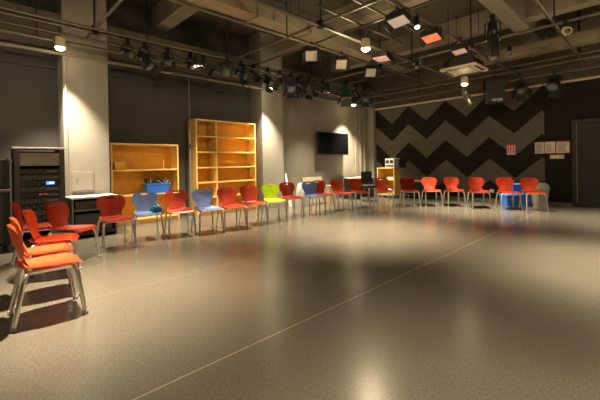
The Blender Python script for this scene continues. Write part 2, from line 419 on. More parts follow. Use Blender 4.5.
lantern(-6.62, 2.42, 3.47, (.5, .3, -.8), 'black lantern with pale front hanging above the low bookcase', lens='lens_cold', L=.34, r=.1, drop=.3)
lantern(-6.62, 2.12, 3.47, (.9, .2, -.4), 'slim black lantern hanging beside the pale fronted lantern', L=.3, r=.07, drop=.22, leaves=False)
lantern(-6.62, 3.32, 3.47, (.8, .1, -.5), 'small black lantern hanging above the gap between the two bookcases', lens='lens_cold', L=.24, r=.07, drop=.22, leaves=False)
lantern(-6.62, 3.62, 3.47, (.3, .8, -.5), 'small black lantern turned towards the far wall over the pole', L=.26, r=.07, drop=.22)
lantern(-6.35, 4.02, 3.44, (.75, -.65, -.35), 'round black lantern showing a yellow green lens to the camera', L=.3, r=.11, drop=.26, leaves=False)
lantern(-6.35, 4.38, 3.44, (.8, .2, -.5), 'black lantern with a bluish body beside the yellow green lens', body='blue_body', L=.3, r=.08, drop=.24)
lantern(-6.35, 4.72, 3.44, (.6, .5, -.7), 'black lantern with open flaps above the tall bookcase end', L=.28, r=.08, drop=.22)
lantern(-6.35, 5.12, 3.44, (.7, .1, -.7), 'wide black lantern hanging before the middle pillar top', L=.3, r=.1, drop=.26)
lantern(-6.35, 5.50, 3.44, (.4, -.5, -.75), 'black lantern tilted down before the pillar right edge', L=.28, r=.08, drop=.27, leaves=False)
lantern(-6.35, 5.86, 3.44, (.55, -.45, -.7), 'lantern with blue body and white front right of the pillar', body='blue_body', lens='lens_cold', L=.34, r=.1, drop=.3)
lantern(-6.35, 6.22, 3.44, (.8, .3, -.5), 'black lantern between the blue lantern and the television', L=.28, r=.08, drop=.22)
lantern(-6.35, 6.52, 3.44, (.1, .7, -.8), 'black lantern pointing along the wall just before the television', L=.3, r=.08, drop=.3)
lantern(-6.35, 7.05, 3.44, (.8, -.2, -.5), 'small black lantern hanging over the television left edge', L=.26, r=.08, drop=.24, leaves=False)
lantern(-5.95, 7.55, 3.40, (.3, -.3, -.9), 'dark green lantern hanging over the television right edge', body='green_body', L=.34, r=.13, drop=.27)
lantern(-5.95, 8.45, 3.40, (.5, -.5, -.7), 'black lantern hanging in the far corner beyond the green lantern', body='green_body', L=.3, r=.1, drop=.27)
lantern(-2.42, 10.30, 3.28, (.15, -.55, -.6), 'squat black lantern on the far pipe right of the loudspeaker', L=.3, r=.12, drop=.24)
lantern(-1.72, 10.30, 3.28, (-.1, -.55, -.6), 'larger black lantern on the far pipe nearest the door', L=.36, r=.13, drop=.22, lens='lens_cold')
lantern(-1.86, 6.25, 3.55, (.05, -.1, -1), 'long black spotlight hanging straight down in the middle of the ceiling', L=.62, r=.085, drop=.38, leaves=False, lens='lens_cold')
lantern(-3.44, 9.42, 3.30, (.38, -.05, -.85), 'silver tube lantern hanging below the glowing downlight on the far pipe', body='silver', L=.50, r=.085, drop=.42, leaves=False, lens='lens_cold')
lantern(-1.05, 7.25, 3.48, (.3, -.6, -.4), 'small lantern with pale round end near the ceiling right side', body='cream', L=.2, r=.06, drop=.12, leaves=False)
lantern(-2.15, 8.30, 3.56, (.2, -.6, -.4), 'tiny lantern on the thin pipe below the tan concrete beam', body='silver', L=.16, r=.05, drop=.1, leaves=False)
lantern(-3.52, 6.9, 3.44, (.2, -.4, -.8), 'slim black lantern on the bright long pipe before the air conditioner', body='black', L=.24, r=.05, drop=.16, leaves=False)
lantern(-2.55, 5.0, 3.42, (.3, -.3, -.8), 'small green lit lantern beside the pink white flood panel', body='black', lens='bulbgreen', L=.16, r=.05, drop=.1, leaves=False)

lantern(-6.62, 2.85, 3.47, (.6, -.2, -.7), 'black lantern hanging above the middle of the low bookcase', L=.26, r=.075, drop=.2)
lantern(-6.62, 4.62, 3.47, (.2, .3, -.9), 'black lantern low behind the bluish one near the tall bookcase', L=.3, r=.085, drop=.3, leaves=False)
lantern(-6.62, 6.35, 3.47, (.5, .2, -.8), 'black lantern behind the blue lantern right of the middle pillar', L=.28, r=.085, drop=.26)
lantern(-6.62, 6.74, 3.47, (.6, -.4, -.6), 'black lantern just left of the small one over the television', L=.28, r=.085, drop=.26)
lantern(-5.95, 8.00, 3.40, (.4, .2, -.8), 'black lantern between the two green bodied lanterns', L=.28, r=.085, drop=.24)
def flood(x, y, z, mat, label, rz=0.0, s=.38, tilt=(0.10, -0.12), top=.2):
    o = thing('flood_panel', label, 'flood light', (x, y, z), rz, 'square flood lights on the grid')
    R = Matrix.Rotation(tilt[0], 3, 'X') @ Matrix.Rotation(tilt[1], 3, 'Y')
    h = s / 2
    MB().box((-h - .02, -h - .02, .0), (h + .02, h + .02, .09), .012, (R, V((0, 0, 0)))).build('housing', 'black', o)
    MB().box((-h, -h, -.008), (h, h, .002), .002, (R, V((0, 0, 0)))).build('light_face', mat, o)
    MB().tube([R @ V((-h - .04, 0, .04)), V((-h - .03, 0, top - .05)), V((0, 0, top)), V((h + .03, 0, top - .05)), R @ V((h + .04, 0, .04))], .012, 6).build('yoke', 'blackm', o, True)
    MB().box((-.035, -.035, top - .03), (.035, .035, top + .07), .008).build('clamp', 'blackm', o)
    for sx in (1, -1):
        Rm = Matrix.Rotation(sx * .9, 3, 'Y')
        MB().box((sx * (h + .02) - .004, -h, -.09), (sx * (h + .02) + .004, h, 0), .002, (R @ Matrix.Rotation(-sx * .5, 3, 'Y'), V((sx * (h + .02), 0, 0)))).build('barn_door', 'black', o)
flood(-4.68, 4.88, 3.30, 'gel_tan', 'tan square flood light nearest the camera in the row of three', .80, .22, (-.68, 0))
flood(-4.66, 5.78, 3.30, 'gel_tan', 'tan square flood light in the middle of the row of three', .80, .22, (-.68, 0))
flood(-4.64, 6.84, 3.30, 'gel_tan', 'tan square flood light farthest along the row of three', .80, .22, (-.68, 0))
flood(-2.62, 4.60, 3.26, 'gel_white', 'pinkish white square flood light high in the ceiling centre', .1, .25, (-.12, -.1))
flood(-2.62, 5.66, 3.27, 'gel_red', 'bright orange red square flood light high in the ceiling', .1, .25, (-.12, -.1))
flood(-2.60, 6.80, 3.28, 'gel_pink', 'small pink square flood light above the air conditioner panel', .1, .22, (-.1, -.1))
flood(-3.90, 6.17, 3.32, 'gel_pink', 'flat pink flood light beside the glowing pendant downlight', .1, .30, (-.04, .04), .12)

# air conditioner cassette
ac = thing('air_conditioner', 'square cream air conditioner cassette with vents hanging under the ceiling', 'air conditioner', (-3.14, 8.45, 3.33))
MB().box((-.33, -.33, .03), (.33, .33, .2), .02).build('casing', 'black', ac)
MB().box((-.40, -.42, -.02), (.40, .42, .03), .012).build('front_panel', 'ac', ac)
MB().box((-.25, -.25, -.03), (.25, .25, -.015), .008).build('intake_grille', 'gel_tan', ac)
for k, (a, b) in enumerate((((-.28, .31), (.28, .37)), ((-.28, -.37), (.28, -.31)), ((.31, -.28), (.37, .28)), ((-.37, -.28), (-.31, .28)))):
    MB().box((*a, -.028), (*b, -.012), .004).build('vent_slot', 'dgrey', ac)
for sx in (-.25, .25):
    for sy in (-.25, .25): MB().tube([(sx, sy, .15), (sx, sy, ZC - 3.33)], .008, 6).build('hanger_rod', 'black', ac)

# hanging loudspeaker
sp = thing('loudspeaker', 'black loudspeaker with a small white mark hanging before the zigzag wall', 'loudspeaker', (-3.02, 10.2, 2.70), .45)
MB().box((-.23, -.17, 0), (.23, .17, .64), .02).build('cabinet', 'black', sp)
MB().box((-.21, -.185, .02), (.21, -.165, .62), .006).build('speaker_grille', 'black', sp)
mb = MB().tube([(-.02 + .1 + .03 * math.cos(t), -.188, .09 + .03 * math.sin(t)) for t in [i * .5 for i in range(13)]], .008, 5)
mb.box((-.08, -.192, .07), (.02, -.184, .085)).box((-.08, -.192, .1), (.03, -.184, .115)).box((.12, -.192, .065), (.15, -.184, .115))
mb.build('badge', 'white', sp)
mb = MB().tube([(-.25, 0, .35), (-.25, 0, .7), (0, 0, .72), (.25, 0, .7), (.25, 0, .35)], .014, 6).tube([(0, 0, .7), (0, 0, .86)], .014, 6)
mb.build('mounting_bracket', 'blackm', sp, True)

# ------------------------------------------------------------------ chairs
def w_back(v):
    pts = [(0, .148), (.12, .140), (.25, .152), (.45, .194), (.62, .208), (.80, .200), (.92, .180), (1, .150)]
    for (a, p), (b, q) in zip(pts, pts[1:]):
        if v <= b:
            t = (v - a) / (b - a); t = t * t * (3 - 2 * t); return p + (q - p) * t
    return pts[-1][1]
NU, NV = 14, 18
def back_fn(u, v):
    a = u * 2 - 1
    y = a * w_back(v)
    z = .445 + v * .318 - .012 * a * a * (v > .9)
    x = -.190 - .065 * v + .035 * (1 - v) ** 3 + .050 * a * a * (w_back(v) / .2) ** 2
    return V((x, y, z))
def seat_fn(u, v):
    a = u * 2 - 1                       # across
    hw = .165 + .045 * min(1, v * 2.2) - .05 * max(0, (v - .86) / .14) ** 2 - .03 * max(0, (.1 - v) / .1) ** 2
    x = -.200 + v * .430
    z = .432 - .016 * (1 - a * a) * math.sin(PI * min(1, v * 1.1)) + .022 * max(0, (.16 - v) / .16) ** 2 - .030 * max(0, (v - .78) / .22) ** 2 + .006 * a * a
    return V((x, a * hw, z))
def make_chair():
    t = thing('school_chair', 'chair', 'chair', (0, 0, 0))
    MB().grid_shell(seat_fn, 14, 16, .011).build('seat', 'red', t, True)
    MB().grid_shell(back_fn, NU, NV, .010, lambda i, j: j in (15,) and 5 <= i <= 8).build('backrest', 'red', t, True)
    mb = MB()
    for s in (1, -1):
        mb.tube([(.150, .165 * s, .398), (-.150, .160 * s, .398)], .0135, 8)
    mb.tube([(.155, -.17, .398), (.155, .17, .398)], .0135, 8)
    mb.tube([(-.145, -.165, .398), (-.145, .165, .398)], .0135, 8)
    mb.box((-.10, -.13, .402), (.12, .13, .412), .003)
    mb.build('frame', 'chrome', t, True)
    for s in (1, -1):
        for f in (1, -1):
            if f > 0: pts = [(.14, .150 * s, .400), (.160, .182 * s, .392), (.172, .198 * s, .365), (.178, .203 * s, .33), (.220, .222 * s, .018)]
            else: pts = [(-.13, .146 * s, .400), (-.150, .172 * s, .392), (-.162, .184 * s, .365), (-.170, .188 * s, .33), (-.235, .206 * s, .018)]
            lg = MB().tube(pts, .0165, 8).build('leg', 'chrome', t, True)
            e = pts[-1]
            MB().lathe([(.018, 0), (.021, .004), (.021, .022), (.016, .032)], (e[0], e[1], 0), (0, 0, 1), 10).build('glide', 'glide', lg, True)
    return t
proto = make_chair(); first = [True]
def chair(x, y, deg, col, label, group):
    sw = None if col == 'red' else {'red_plastic': col}
    if first[0]:
        first[0] = False
        proto.location = (x, y, 0); proto.rotation_euler = (0, 0, math.radians(deg)); proto['label'] = label; proto['group'] = group
        return proto
    return dup(proto, (x, y, 0), math.radians(deg), label, group, sw)
GL, GN, GB = 'chairs along the bookcase wall', 'chairs in the row before the equipment rack', 'chairs in front of the zigzag wall'
chair(-5.70, 1.60, 0, 'red', 'red plastic chair standing before the low white topped cabinet', GL)
chair(-6.00, 2.18, -11, 'blue', 'blue plastic chair before the low bookcase with a teal bag on it', GL)
chair(-5.83, 2.67, -12, 'red', 'red plastic chair between the two blue chairs by the bookcases', GL)
chair(-5.69, 3.12, -6, 'blue', 'blue plastic chair before the left half of the tall bookcase', GL)
chair(-5.65, 3.61, -10, 'red', 'dark red plastic chair before the divider of the tall bookcase', GL)
chair(-5.70, 4.16, -13, 'red', 'dark red plastic chair before the right end of the tall bookcase', GL)
chair(-5.77, 4.76, -18, 'lime', 'lime green plastic chair before the middle pillar', GL)
chair(-5.92, 5.40, -15, 'red', 'bright red plastic chair between the lime chair and a blue one', GL)
chair(-5.71, 5.93, -17, 'blue', 'blue plastic chair under the television side, past the lime chair', GL)
chair(-5.85, 6.42, -16, 'red', 'dark red plastic chair right of the last blue chair', GL)
chair(-5.72, 6.98, -18, 'red', 'dark red plastic chair under the television right edge', GL)
chair(-5.62, 7.62, -22, 'red', 'dark red plastic chair before the black white topped cabinet', GL)
chair(-5.22, 8.20, -42, 'red', 'dark red plastic chair in front of the wooden cart opening', GL)
chair(-4.68, 8.62, -45, 'red', 'red plastic chair beside the cart, first before the zigzag wall', GB)
chair(-4.25, 9.02, -47, 'red', 'red plastic chair before the dark low table by the zigzag wall', GB)
chair(-3.79, 9.36, -48, 'red', 'red plastic chair third from the cart along the zigzag wall', GB)
chair(-3.17, 9.36, -51, 'red', 'red plastic chair third from the bin along the zigzag wall', GB)
chair(-2.55, 9.53, -54, 'red', 'red plastic chair with blue tubs behind its right side', GB)
chair(-2.06, 9.65, -55, 'red', 'red plastic chair standing before the stone coloured bin', GB)
chair(-3.50, .47, 88, 'orange', 'orange plastic chair nearest the camera, seen from the side', GN)
chair(-4.01, .52, 86, 'orange', 'orange plastic chair second in the row, behind the nearest one', GN)
chair(-4.60, .67, 74, 'red', 'red plastic chair third in the row, right behind the two orange chairs', GN)
chair(-5.20, .95, 44, 'red', 'red plastic chair beside the white topped cabinet, before the rack', GN)
chair(-5.76, .66, 80, 'red', 'red plastic chair at the rack, seen edge on behind the row', GN)

# teal bag lying on the blue chair
bg = thing('plastic_bag', 'crumpled teal plastic bag on the seat of the first blue chair', 'bag', (-5.90, 2.30, .430), .2)
mb = MB(); 
def bag_fn(u, v):
    th = u * 2 * PI; ph = v * PI * .5
    r = .095 * (1 + .12 * math.sin(5 * th + 2 * v) + .05 * math.sin(11 * th))
    return V((r * math.cos(th) * math.cos(ph) * 1.1, r * math.sin(th) * math.cos(ph), .012 + .11 * math.sin(ph) * (1 + .1 * math.sin(3 * th))))
mb.grid_shell(bag_fn, 24, 8, .004); mb.build('bag_body', 'teal', bg, True)
MB().tube([(.02, -.03, .11), (.05, -.05, .15), (.06, 0, .165), (.05, .04, .14), (.02, .03, .11)], .007, 6).build('bag_handle', 'teal', bg, True)

# ------------------------------------------------------------------ bookcases
def bookcase(name, label, x0, x1, y0, y1, H, shelves, dividers=()):
    o = thing(name, label, 'bookcase', (x0, y0, 0)); D = x1 - x0; W = y1 - y0; T = .032
    MB().box((0, 0, 0), (D, T, H), .003).build('side_panel', 'birch', o)
    MB().box((0, W - T, 0), (D, W, H), .003).build('side_panel', 'birch', o)
    MB().box((0, T, H - T), (D, W - T, H), .003).build('top_panel', 'birch', o)
    MB().box((0, T, .06), (.012, W - T, H - T)).build('back_panel', 'birch_dark', o)
    MB().box((D - .05, T, 0), (D - .03, W - T, .085)).build('plinth', 'birch', o)
    MB().box((.012, T, .085), (D, W - T, .085 + T), .003).build('shelf', 'birch', o)
    ys = [0] + [d - y0 for d in dividers] + [W - T]
    for d in dividers:
        MB().box((.012, d - y0, .117), (D, d - y0 + T, H - T), .003).build('divider', 'birch', o)
    for z in shelves:
        for a, b in zip(ys, ys[1:]):
            MB().box((.012, a + T, z - T), (D - .004, b, z), .003).build('shelf', 'birch', o)
    return o
bookcase('bookcase', 'low wide birch bookcase holding a blue crate on its middle shelf', XL + .01, -7.50, 2.05, 3.44, 1.68, (1.14, .62))
bookcase('bookcase', 'tall empty birch bookcase with two columns beside the middle pillar', XL + .01, -7.50, 3.87, 5.60, 2.30, (1.91, 1.535, 1.16, .80, .44), (4.40,))
# contents of the low bookcase
bx = thing('storage_box', 'small orange brown box on the top shelf of the low bookcase', 'box', (-7.66, 2.24, 1.14))
MB().box((-.1, -.10, 0), (.1, .10, .16), .004).build('box_body', 'birch_dark', bx)
MB().box((-.104, -.104, .13), (.104, .104, .165), .004).build('box_lid', 'birch', bx)
ob = thing('wooden_peg', 'thin pale stick standing on the low bookcase top shelf', 'stick', (-7.62, 3.15, 1.14))
MB().lathe([(.02, 0), (.02, .01), (.008, .015), (.008, .17), (.002, .2)]).build('stick', 'birch', ob, True)
def tub(name, label, x, y, z, rz, sx, sy, h, mat, lid=None, group=None, t=.012):
    o = thing(name, label, 'tub', (x, y, z), rz, group)
    mb = MB(); k = .88
    a, b = sx / 2, sy / 2
    def ring(f, zz, inset=0): return [V((sx_ * (a * f - inset), sy_ * (b * f - inset), zz)) for sx_, sy_ in ((-1, -1), (1, -1), (1, 1), (-1, 1))]
    lev = [ring(k, 0), ring(1, h - .03), ring(1.05, h - .03), ring(1.05, h), ring(1, h, t), ring(k, t, t)]
    vv = [[mb.bm.verts.new(p) for p in l] for l in lev]
    for p, q in zip(vv, vv[1:]):
        for i in range(4): mb.bm.faces.new((p[i], p[(i + 1) % 4], q[(i + 1) % 4], q[i]))
    mb.bm.faces.new(vv[0][::-1]); mb.bm.faces.new(vv[-1])
    mb.build('tub_body', mat, o)
    for s in (1, -1):
        MB().box((-.05, s * b * 1.04 - .012, h * .62), (.05, s * b * 1.04 + .012, h * .72), .004).build('handle', mat, o)
    if lid: MB().box((-a * 1.08, -b * 1.08, h - .005), (a * 1.08, b * 1.08, h + .022), .01).box((-a * .8, -b * .8, h + .02), (a * .8, b * .8, h + .034), .008).build('lid', lid, o)
    return o
cr = tub('storage_tub', 'open blue plastic crate of dark gear on the low bookcase middle shelf', -7.62, 2.98, .621, 0, .26, .50, .21, 'blue_tub')
mb = MB()
for k in range(9):
    y = -.22 + k * .055
    pts = [(-.08 + .16 * (i / 8), y + .04 * math.sin(i * 1.3 + k), .15 + .12 * math.sin(PI * i / 8) + .02 * math.sin(k * 2.1)) for i in range(9)]
    mb.tube(pts, .022, 7)
o = mb.build('cable_coil', 'black', None, True); o.location = (-7.62, 2.98, .64)
tag(o, 'tangle of black cables heaped in the blue bookcase crate', 'cables'); o['kind'] = 'stuff'
# tool pole beside the tall bookcase
pl = thing('metal_pole', 'thin grey upright metal pole beside the tall bookcase', 'pole', (-7.42, 3.68, 0))
MB().lathe([(.10, 0), (.10, .015), (.03, .03), (.02, .05)]).build('pole_base', 'mgrey', pl, True)
MB().tube([(0, 0, .03), (0, 0, 3.25)], .014, 10).build('pole_tube', 'mgrey', pl, True)
MB().lathe([(.022, 1.6), (.022, 1.7)]).build('pole_collar', 'black', pl, True)

# access panel on the near pillar
ap = thing('access_panel', 'square plaster coloured access panel on the pillar by the rack', 'access panel', (XP, 1.53, .78))
MB().box((0, -.16, 0), (.022, .16, .33), .006).build('panel_door', 'column', ap)
MB().box((0, -.175, .33), (.018, .175, .35), .004).box((0, -.175, -.02), (.018, .175, 0), .004).box((0, -.175, 0), (.018, -.16, .33), .003).box((0, .16, 0), (.018, .175, .33), .003).build('panel_frame', 'column', ap)
MB().lathe([(.014, 0), (.014, .008)], (.022, -.09, .2), (1, 0, 0), 10).build('lock', 'mgrey', ap, True)
cd = MB().tube([(XP + .02, 1.30, 0), (XP + .02, 1.30, 3.18)], .018, 8).build('added_edge_pipe', 'column', None, True)  # pipe added for the split bright strip on the pillar's lit side
tag(cd, 'pale vertical pipe added on the left edge of the near pillar', 'pipe')

# ------------------------------------------------------------------ equipment rack, road case, low cabinet
rk = thing('equipment_rack', 'tall black equipment rack with a pale top and lit units', 'equipment rack', (-7.18, .83, 0))
D, W, H = .48, .64, 1.50      # depth along x, width along y
MB().box((0, -W / 2, .05), (D, -W / 2 + .07, H), .006).build('side_panel', 'rackgrey', rk)
MB().box((0, W / 2 - .07, .05), (D, W / 2, H), .006).build('side_panel', 'rackgrey', rk)
MB().box((0, -W / 2 + .07, .05), (.015, W / 2 - .07, H - .02)).build('back_panel', 'black', rk)
MB().box((-.02, -W / 2 - .02, H), (D + .02, W / 2 + .02, H + .028), .006).build('top_panel', 'white', rk)
MB().box((0, -W / 2, .05), (D, W / 2, .10), .004).build('base_panel', 'black', rk)
for sx in (.06, D - .06):
    for sy in (-.25, .25):
        MB().lathe([(.028, -.015), (.03, -.012), (.03, .012), (.028, .015)], (sx, sy, .03), (0, 1, 0), 12).build('caster', 'black', rk, True)
MB().box((.02, -.25, 1.24), (D - .01, .25, 1.44), .004).build('blank_panel', 'blank', rk)
z = 1.19
kinds = ['mixer', 'strip', 'display', 'strip', 'meter', 'strip', 'mixer', 'strip', 'strip', 'meter']
for k, kd in enumerate(kinds):
    h = .088; z1 = z; z0 = z - h + .006
    u = MB().box((.03, -.25, z0), (D - .005, .25, z1), .004).build('rack_unit', 'dgrey' if k % 2 else 'black', rk)
    fx = D - .005
    for i in range(10 if kd == 'mixer' else 6):
        mb = MB()
        yy = -.22 + i * (.44 / 10 if kd == 'mixer' else .05)
        mb.lathe([(.012, 0), (.012, .014), (.009, .018)], (fx, yy, (z0 + z1) / 2 + (.014 if i % 2 else -.014)), (1, 0, 0), 10)
        mb.build('knob', 'silver', u, True)
    if kd != 'display':
        MB().box((fx - .001, .07, z0 + .03), (fx + .003, .22, z0 + .052)).build('label_strip', 'silver', u)
    if kd == 'display':
        MB().box((fx - .001, .07, z0 + .018), (fx + .004, .18, z1 - .016), .002).build('display', 'led_blue', u)
        MB().box((fx + .003, .11, z0 + .033), (fx + .006, .16, z1 - .03)).build('readout', 'led_white', u)
    if kd == 'meter':
        mb = MB()
        for i in range(5): mb.box((fx - .001, -.02 + i * .02, z0 + .05), (fx + .004, -.008 + i * .02, z0 + .06))
        mb.build('indicator', 'led_red', u)
    z -= .092
cs = thing('road_case', 'black road case with a metal bar at the left of the rack', 'road case', (-7.15, .13, 0))
MB().box((0, -.42, .06), (.48, .33, 1.34), .012).build('case_body', 'black', cs)
for za, zb in ((.95, 1.30), (.12, .80)):
    MB().box((.475, -.32, za), (.487, .24, zb), .004).build('case_panel', 'dgrey', cs)
MB().box((.478, -.42, .86), (.50, .33, .90), .005).build('metal_bar', 'silver', cs)
mb = MB()
for zz in (.07, 1.33):
    for yy in (-.42, .33): mb.lathe([(.028, -.028), (.034, 0), (.028, .028)], (.465, yy, zz), (0, 0, 1), 10)
mb.build('corner_guard', 'silver', cs, True)
for yy in (-.36, .27):
    for xx in (.06, .42):
        MB().lathe([(.027, -.015), (.03, -.01), (.03, .01), (.027, .015)], (xx, yy, .03), (0, 1, 0), 12).build('caster', 'black', cs, True)

lc = thing('low_cabinet', 'low dark open cabinet with a white top against the near pillar', 'cabinet', (-7.25, 1.24, 0))
D, W, H = .50, .70, .70
MB().box((-.01, -.01, H - .03), (D + .015, W + .01, H), .005).build('cabinet_top', 'white', lc)
for y in (0, W - .03): MB().box((0, y, 0), (D, y + .03, H - .03), .004).build('side_panel', 'mgrey', lc)
MB().box((0, .03, .0), (.015, W - .03, H - .03)).build('back_panel', 'black', lc)
MB().box((.015, .03, .46), (D - .01, W - .03, .485), .003).build('shelf', 'mgrey', lc)
MB().box((.015, .03, .05), (D, W - .03, .10), .003).build('bottom_panel', 'black', lc)
for zz, hh in ((.485, .14), (.10, .30)):
    MB().box((.05, .06, zz), (D - .06, W - .08, zz + hh), .006).build('cabinet_drawer', 'dgrey', lc)

# ------------------------------------------------------------------ television
tv = thing('television', 'large black flat television on the taupe wall', 'television', (-7.42, 8.67, 1.83), 0)
MB().box((0, -.78, -.36), (.05, .78, .37), .008).build('bezel', 'black', tv)
MB().box((.045, -.755, -.325), (.053, .755, .345), .003).build('screen', 'screen', tv)
MB().box((-.197, -.25, -.18), (-.18, .25, .18), .004).box((-.18, -.06, -.05), (.0, .06, .05), .004).build('wall_bracket', 'blackm', tv)

# ------------------------------------------------------------------ clutter along the far left wall
mb = MB()
o = thing('paper_roll', 'tall white paper roll leaning behind the bright red chair', 'paper roll', (-7.05, 6.42, 0), 0)
MB().tube([(0, 0, 0), (-.10, .01, .48), (-.18, .0, .93)], [.05, .045, .02], 12).build('roll', 'white', o, True)
o = thing('dust_sheet', 'white bundled sheet heaped behind the bright red and blue chairs', 'sheet', (-6.98, 6.78, 0))
def sheet_fn(u, v):
    th = u * 2 * PI; ph = v * PI * .5
    r = .20 * (1 + .10 * math.sin(4 * th + 3 * v) + .06 * math.sin(9 * th - 4 * v))
    return V((r * .8 * math.cos(th) * math.cos(ph) ** .6, r * math.sin(th) * math.cos(ph) ** .6,   .64 * math.sin(ph) * (1 + .04 * math.sin(5 * th))))
MB().grid_shell(sheet_fn, 28, 12, .006).build('sheet', 'white', o, True)
o = thing('folding_table', 'cream folded table leaning upright behind the last blue chair', 'table', (-7.0, 7.30, 0))
R = Matrix.Rotation(-.12, 3, 'Y')
MB().box((0, -.36, .02), (.04, .42, .80), .008, (R, V((0, 0, 0)))).build('tabletop', 'cream', o)
for y in (-.28, .34):
    MB().tube([R @ V((-.02, y, .04)), R @ V((-.02, y, .75))], .013, 8).build('leg', 'chrome', o, True)
o = thing('storage_box', 'small pale yellow box between two dark red chairs by the wall', 'box', (-6.95, 7.93, 0))
MB().box((-.14, -.13, 0), (.14, .13, .52), .006).build('box_body', 'cream', o)
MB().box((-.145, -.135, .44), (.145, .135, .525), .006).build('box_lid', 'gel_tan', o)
bc = thing('low_cabinet', 'low black cabinet with a pale top under the television wall end', 'cabinet', (-7.35, 9.15, 0))
MB().box((0, 0, .66), (.5, 1.05, .70), .006).build('cabinet_top', 'white', bc)
for y in (0, .51, 1.02): MB().box((0, y, 0), (.48, y + .03, .66), .003).build('side_panel', 'dgrey', bc)
MB().box((0, .03, .05), (.02, 1.02, .66)).build('back_panel', 'black', bc)
for y in (.03, .54):
    d = MB().box((.45, y + .005, .05), (.478, y + .475, .655), .004).build('cabinet_door', 'black', bc)
    MB().tube([(.478, y + .4, .3), (.50, y + .4, .3), (.50, y + .4, .42), (.478, y + .4, .42)], .007, 6).build('handle', 'chrome', d, True)
oc = thing('office_chair', 'dark swivel office chair with casters left of the wooden cart', 'chair', (-6.28, 9.05, 0), math.radians(-35))
mb = MB()
for k in range(5):
    a = 2 * PI * k / 5 + .3
    mb.tube([(0, 0, .11), (.28 * math.cos(a), .28 * math.sin(a), .075)], [.026, .016], 8)
mb.build('star_base', 'chrome', oc, True)
for k in range(5):
    a = 2 * PI * k / 5 + .3
    MB().lathe([(.022, -.022), (.028, -.018), (.028, .018), (.022, .022)], (.28 * math.cos(a), .28 * math.sin(a), .029), (math.cos(a + 1), math.sin(a + 1), 0), 12).build('caster', 'black', oc, True)
MB().tube([(0, 0, .1), (0, 0, .42)], .025, 10).build('gas_post', 'chrome', oc, True)
MB().box((-.22, -.23, .42), (.23, .23, .50), .03).build('seat', 'black', oc, True)
MB().box((-.25, -.18, .55), (-.20, .18, .92), .024).box((-.24, -.03, .44), (-.215, .03, .6), .005).build('backrest', 'black', oc, True)

# wooden cart with a twin deck player on top
ct = thing('wooden_cart', 'wooden media cart with open front below a white player', 'cart', (-6.02, 10.12, 0))
W, D, H = .66, .42, .98
MB().box((-W, 0, .09), (-W + .03, D, H), .004).build('side_panel', 'birch', ct)
MB().box((-.03, 0, .09), (0, D, H), .004).build('side_panel', 'birch', ct)
MB().box((-W, -.01, H), (0, D, H + .03), .004).build('cart_top', 'birch', ct)
MB().box((-W + .03, D - .015, .09), (-.03, D, H)).build('back_panel', 'birch_dark', ct)
for zz in (.09, .58): MB().box((-W + .03, .005, zz), (-.03, D - .015, zz + .03), .003).build('shelf', 'birch', ct)
for xx in (-W + .06, -.06):
    for yy in (.06, D - .06):
        MB().lathe([(.03, -.014), (.04, -.01), (.04, .01), (.03, .014)], (xx, yy, .04), (1, 0, 0), 12).build('caster', 'black', ct, True)
pw = MB().box((-.13, -.10, 0), (.13, .10, .09), .012).build('cable_box', 'white'); pw.location = (-6.20, 10.26, .61)
tag(pw, 'white flat case on the upper shelf of the wooden cart', 'case')
wb = MB().lathe([(.12, 0), (.15, .06), (.14, .14), (.08, .19), (.02, .2)], n=14).build('white_bundle', 'white', None, True); wb.location = (-6.26, 10.28, .12)
tag(wb, 'white rounded bundle on the bottom shelf of the wooden cart', 'bundle')
pr = thing('cassette_player', 'white and black twin deck player standing on the wooden cart', 'player', (-6.08, 10.30, 1.01), -.35)
MB().box((-.36, -.14, 0), (.10, .14, .31), .015).build('player_body', 'white', pr)
MB().box((.10, -.14, 0), (.36, .14, .29), .015).build('speaker_pod', 'black', pr)
for xx in (-.24, -.02):
    MB().box((xx - .085, -.15, .14), (xx + .085, -.138, .26), .006).build('deck_window', 'black', pr)
MB().box((-.33, -.148, .03), (.07, -.138, .10), .004).build('control_strip', 'dgrey', pr)
MB().lathe([(.085, 0), (.09, .006), (.05, .012), (.02, .006)], (.23, -.14, .15), (0, -1, 0), 16).build('speaker_cone', 'dgrey', pr, True)
MB().tube([(-.27, 0, .30), (-.27, 0, .335), (.07, 0, .335), (.07, 0, .30)], .01, 6).build('handle', 'mgrey', pr, True)

# dark low table behind the first chairs of the zigzag row
tb = thing('low_table', 'low dark table with a white top by the zigzag wall', 'table', (-5.42, 10.70, 0))
MB().box((-.40, -.28, .55), (.42, .28, .59), .005).build('tabletop', 'white', tb)
MB().box((-.36, -.20, .12), (.36, .24, .53), .006).build('cabinet_body', 'black', tb)
for sx in (-.36, .38):
    for sy in (-.24, .24): MB().box((sx - .02, sy - .02, 0), (sx + .02, sy + .02, .55), .003).build('leg', 'black', tb)

